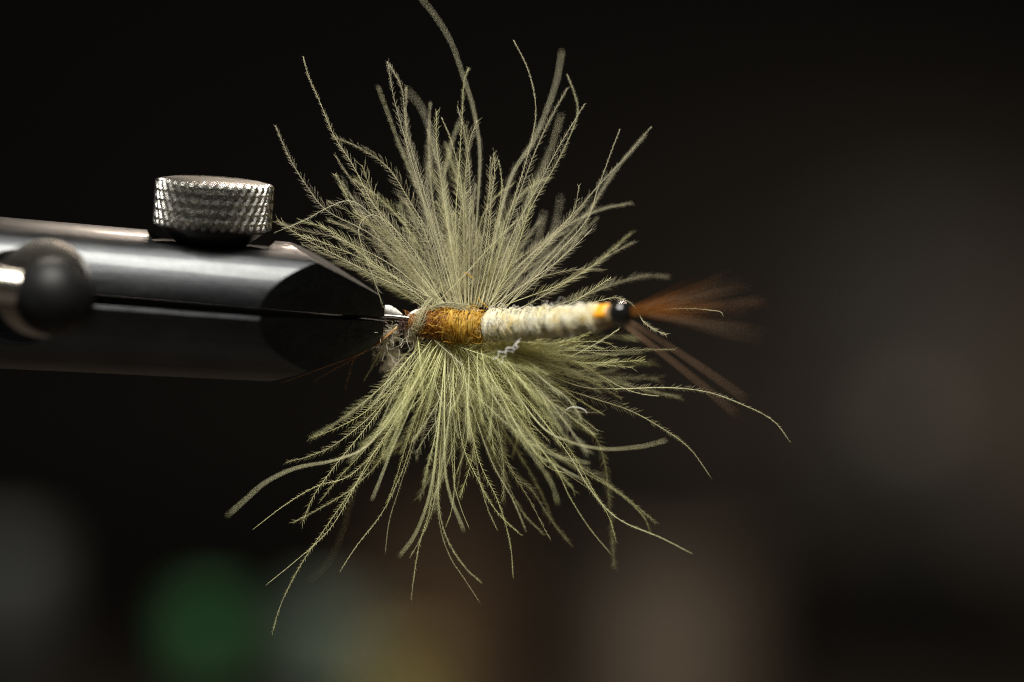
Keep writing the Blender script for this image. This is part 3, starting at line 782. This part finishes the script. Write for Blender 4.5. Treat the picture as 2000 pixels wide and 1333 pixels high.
# ------------------------------------------------------------------ blurred things on the bench behind
def bottle(name, px, py_top, y, rcap, hcap, rbody, capm, bodym, label, cat):
    top = P(px, py_top, y); h = top[2] - BENCH_Z
    o = empty(name, (top[0], y, BENCH_Z)); tag(o, label, cat, 'capped bottles on the bench')
    zb = h - hcap
    prof = [(rbody * 0.96, 0.0), (rbody, 0.05), (rbody, zb * 0.75), (rbody * 0.9, zb * 0.88), (rcap * 0.8, zb * 0.95), (rcap * 0.8, zb)]
    link('bottle_body', lathe_mesh('bottle_body', prof), bodym, o)
    link('cap', lathe_mesh('cap', [(rcap * 0.97, zb), (rcap, zb + 0.05), (rcap, h - 0.12), (rcap * 0.9, h - 0.03), (rcap * 0.6, h)]), capm, o)
    return o
m_green = simple('green_plastic', (0.014, 0.085, 0.021), (0.018, 0.10, 0.028), 2, 0.45)
m_grey = simple('grey_green_plastic', (0.06, 0.085, 0.062), (0.075, 0.10, 0.075), 2, 0.5)
m_dark = simple('dark_glass', (0.008, 0.008, 0.007), (0.014, 0.012, 0.011), 2, 0.8, 0, 0.1)
m_tan = simple('tan_card', (0.085, 0.062, 0.042), (0.105, 0.078, 0.054), 1, 0.7)
m_brown = simple('brown_cork', (0.075, 0.042, 0.018), (0.10, 0.055, 0.025), 1, 0.8)
m_yel = simple('olive_yellow_thread', (0.26, 0.21, 0.06), (0.30, 0.25, 0.08), 1, 0.7)
m_pale = simple('pale_grey_plastic', (0.032, 0.036, 0.034), (0.040, 0.044, 0.042), 1, 0.5)
m_taupe = simple('taupe_card', (0.15, 0.132, 0.112), (0.19, 0.165, 0.14), 0.3, 0.8)
bottle('bottle', 405, 1175, 16, 0.36, 0.75, 0.42, m_green, m_dark, 'blurred bottle with a bright green cap low behind the vise', 'bottle')
bottle('bottle', 640, 1175, 17, 0.50, 1.2, 0.6, m_grey, m_dark, 'blurred bottle with a grey green cap below the feathers', 'bottle')
bottle('bottle', 10, 1050, 20, 0.55, 1.2, 0.75, m_pale, m_dark, 'blurred bottle with a pale grey cap at the left edge', 'bottle')

def spool(name, px, py_top, y, r, hh, m_th, label):
    top = P(px, py_top, y); h = top[2] - BENCH_Z
    o = empty(name, (top[0], y, BENCH_Z)); tag(o, label, 'spool', 'thread spools on the bench')
    link('core', lathe_mesh('core', [(r * 0.55, 0), (r * 0.55, h)]), m_dark, o)
    link('thread', lathe_mesh('thread', [(r * 0.9, 0.2), (r, 0.5), (r, h - 0.5), (r * 0.9, h - 0.2)]), m_th, o)
    for z in (0.0, h - 0.2):
        link('flange', lathe_mesh('flange', [(r * 1.1, z), (r * 1.1, z + 0.19)]), m_th, o)
spool('thread_spool', 735, 1285, 21, 0.8, 3, m_yel, 'blurred olive yellow thread spool at the bottom edge')
spool('thread_spool', 1310, 1095, 26, 1.15, 3, m_tan, 'blurred tan thread spool below the fly')
def box(name, px0, px1, py_top, y, depth, mat, label):
    a = P(px0, py_top, y); b = P(px1, py_top, y); h = a[2] - BENCH_Z
    o = empty(name, ((a[0] + b[0]) / 2, y + depth / 2, BENCH_Z)); tag(o, label, 'box', 'boxes on the bench')
    q = link('carton', box_mesh('carton', b[0] - a[0], depth, h - 0.6, 0.05), mat, o, False); q.location = (0, 0, (h - 0.6) / 2)
    q = link('lid', box_mesh('lid', (b[0] - a[0]) * 1.03, depth * 1.03, 0.62, 0.06), mat, o, False); q.location = (0, 0, h - 0.31)
box('box', 760, 960, 1060, 34, 4, m_brown, 'blurred brown box behind the lower feathers')
box('box', 1620, 1990, 1010, 60, 7, m_dark, 'dark blurred box low at the right carrying a paler one')
def upper_box(px0, px1, py_top, y, depth, mat, label):
    a = P(px0, py_top, y); b = P(px1, py_top, y); h = a[2] - P(1790, 1010, 60)[2]
    o = empty('box', ((a[0] + b[0]) / 2, y + depth / 2, P(1790, 1010, 60)[2])); tag(o, label, 'box', 'boxes on the bench')
    q = link('carton', box_mesh('carton', b[0] - a[0], depth, h - 0.8, 0.05), mat, o, False); q.location = (0, 0, (h - 0.8) / 2)
    q = link('lid', box_mesh('lid', (b[0] - a[0]) * 1.02, depth * 1.02, 0.82, 0.06), mat, o, False); q.location = (0, 0, h - 0.41)
upper_box(1670, 1920, 440, 61, 5, m_taupe, 'tall blurred taupe box standing on the dark one at the right')
m_blur_ball = simple('dull_ball', (0.085, 0.080, 0.068), (0.105, 0.098, 0.085), 2, 0.8, 0, 0.1)
def add_blur_ball(px, py, y, r, label):  # matte ball on a shaft, added to make a faint blur disc
    c = P(px, py, y); o = empty('blur_disc_ball', (c[0], y, BENCH_Z)); tag(o, label, 'blur_ball')
    h = c[2] - BENCH_Z
    link('shaft', lathe_mesh('shaft', [(0.05, 0), (0.06, 0.1), (0.06, h - r * 0.8)], 16), m_dark, o)
    b = link('ball_head', lathe_mesh('ball_head', [(r * math.sin(t), -r * math.cos(t)) for t in np.linspace(0.05, math.pi - 0.05, 24)], 40), m_blur_ball, o); b.location = (0, 0, h)
add_blur_ball(1785, 840, 25, 0.46, 'added round ball blurred into a faint pale disc at the right')
print('fibres', N_FIB[0], 'tris', sum(len(o.data.polygons) for o in scene.objects if o.type == 'MESH'))
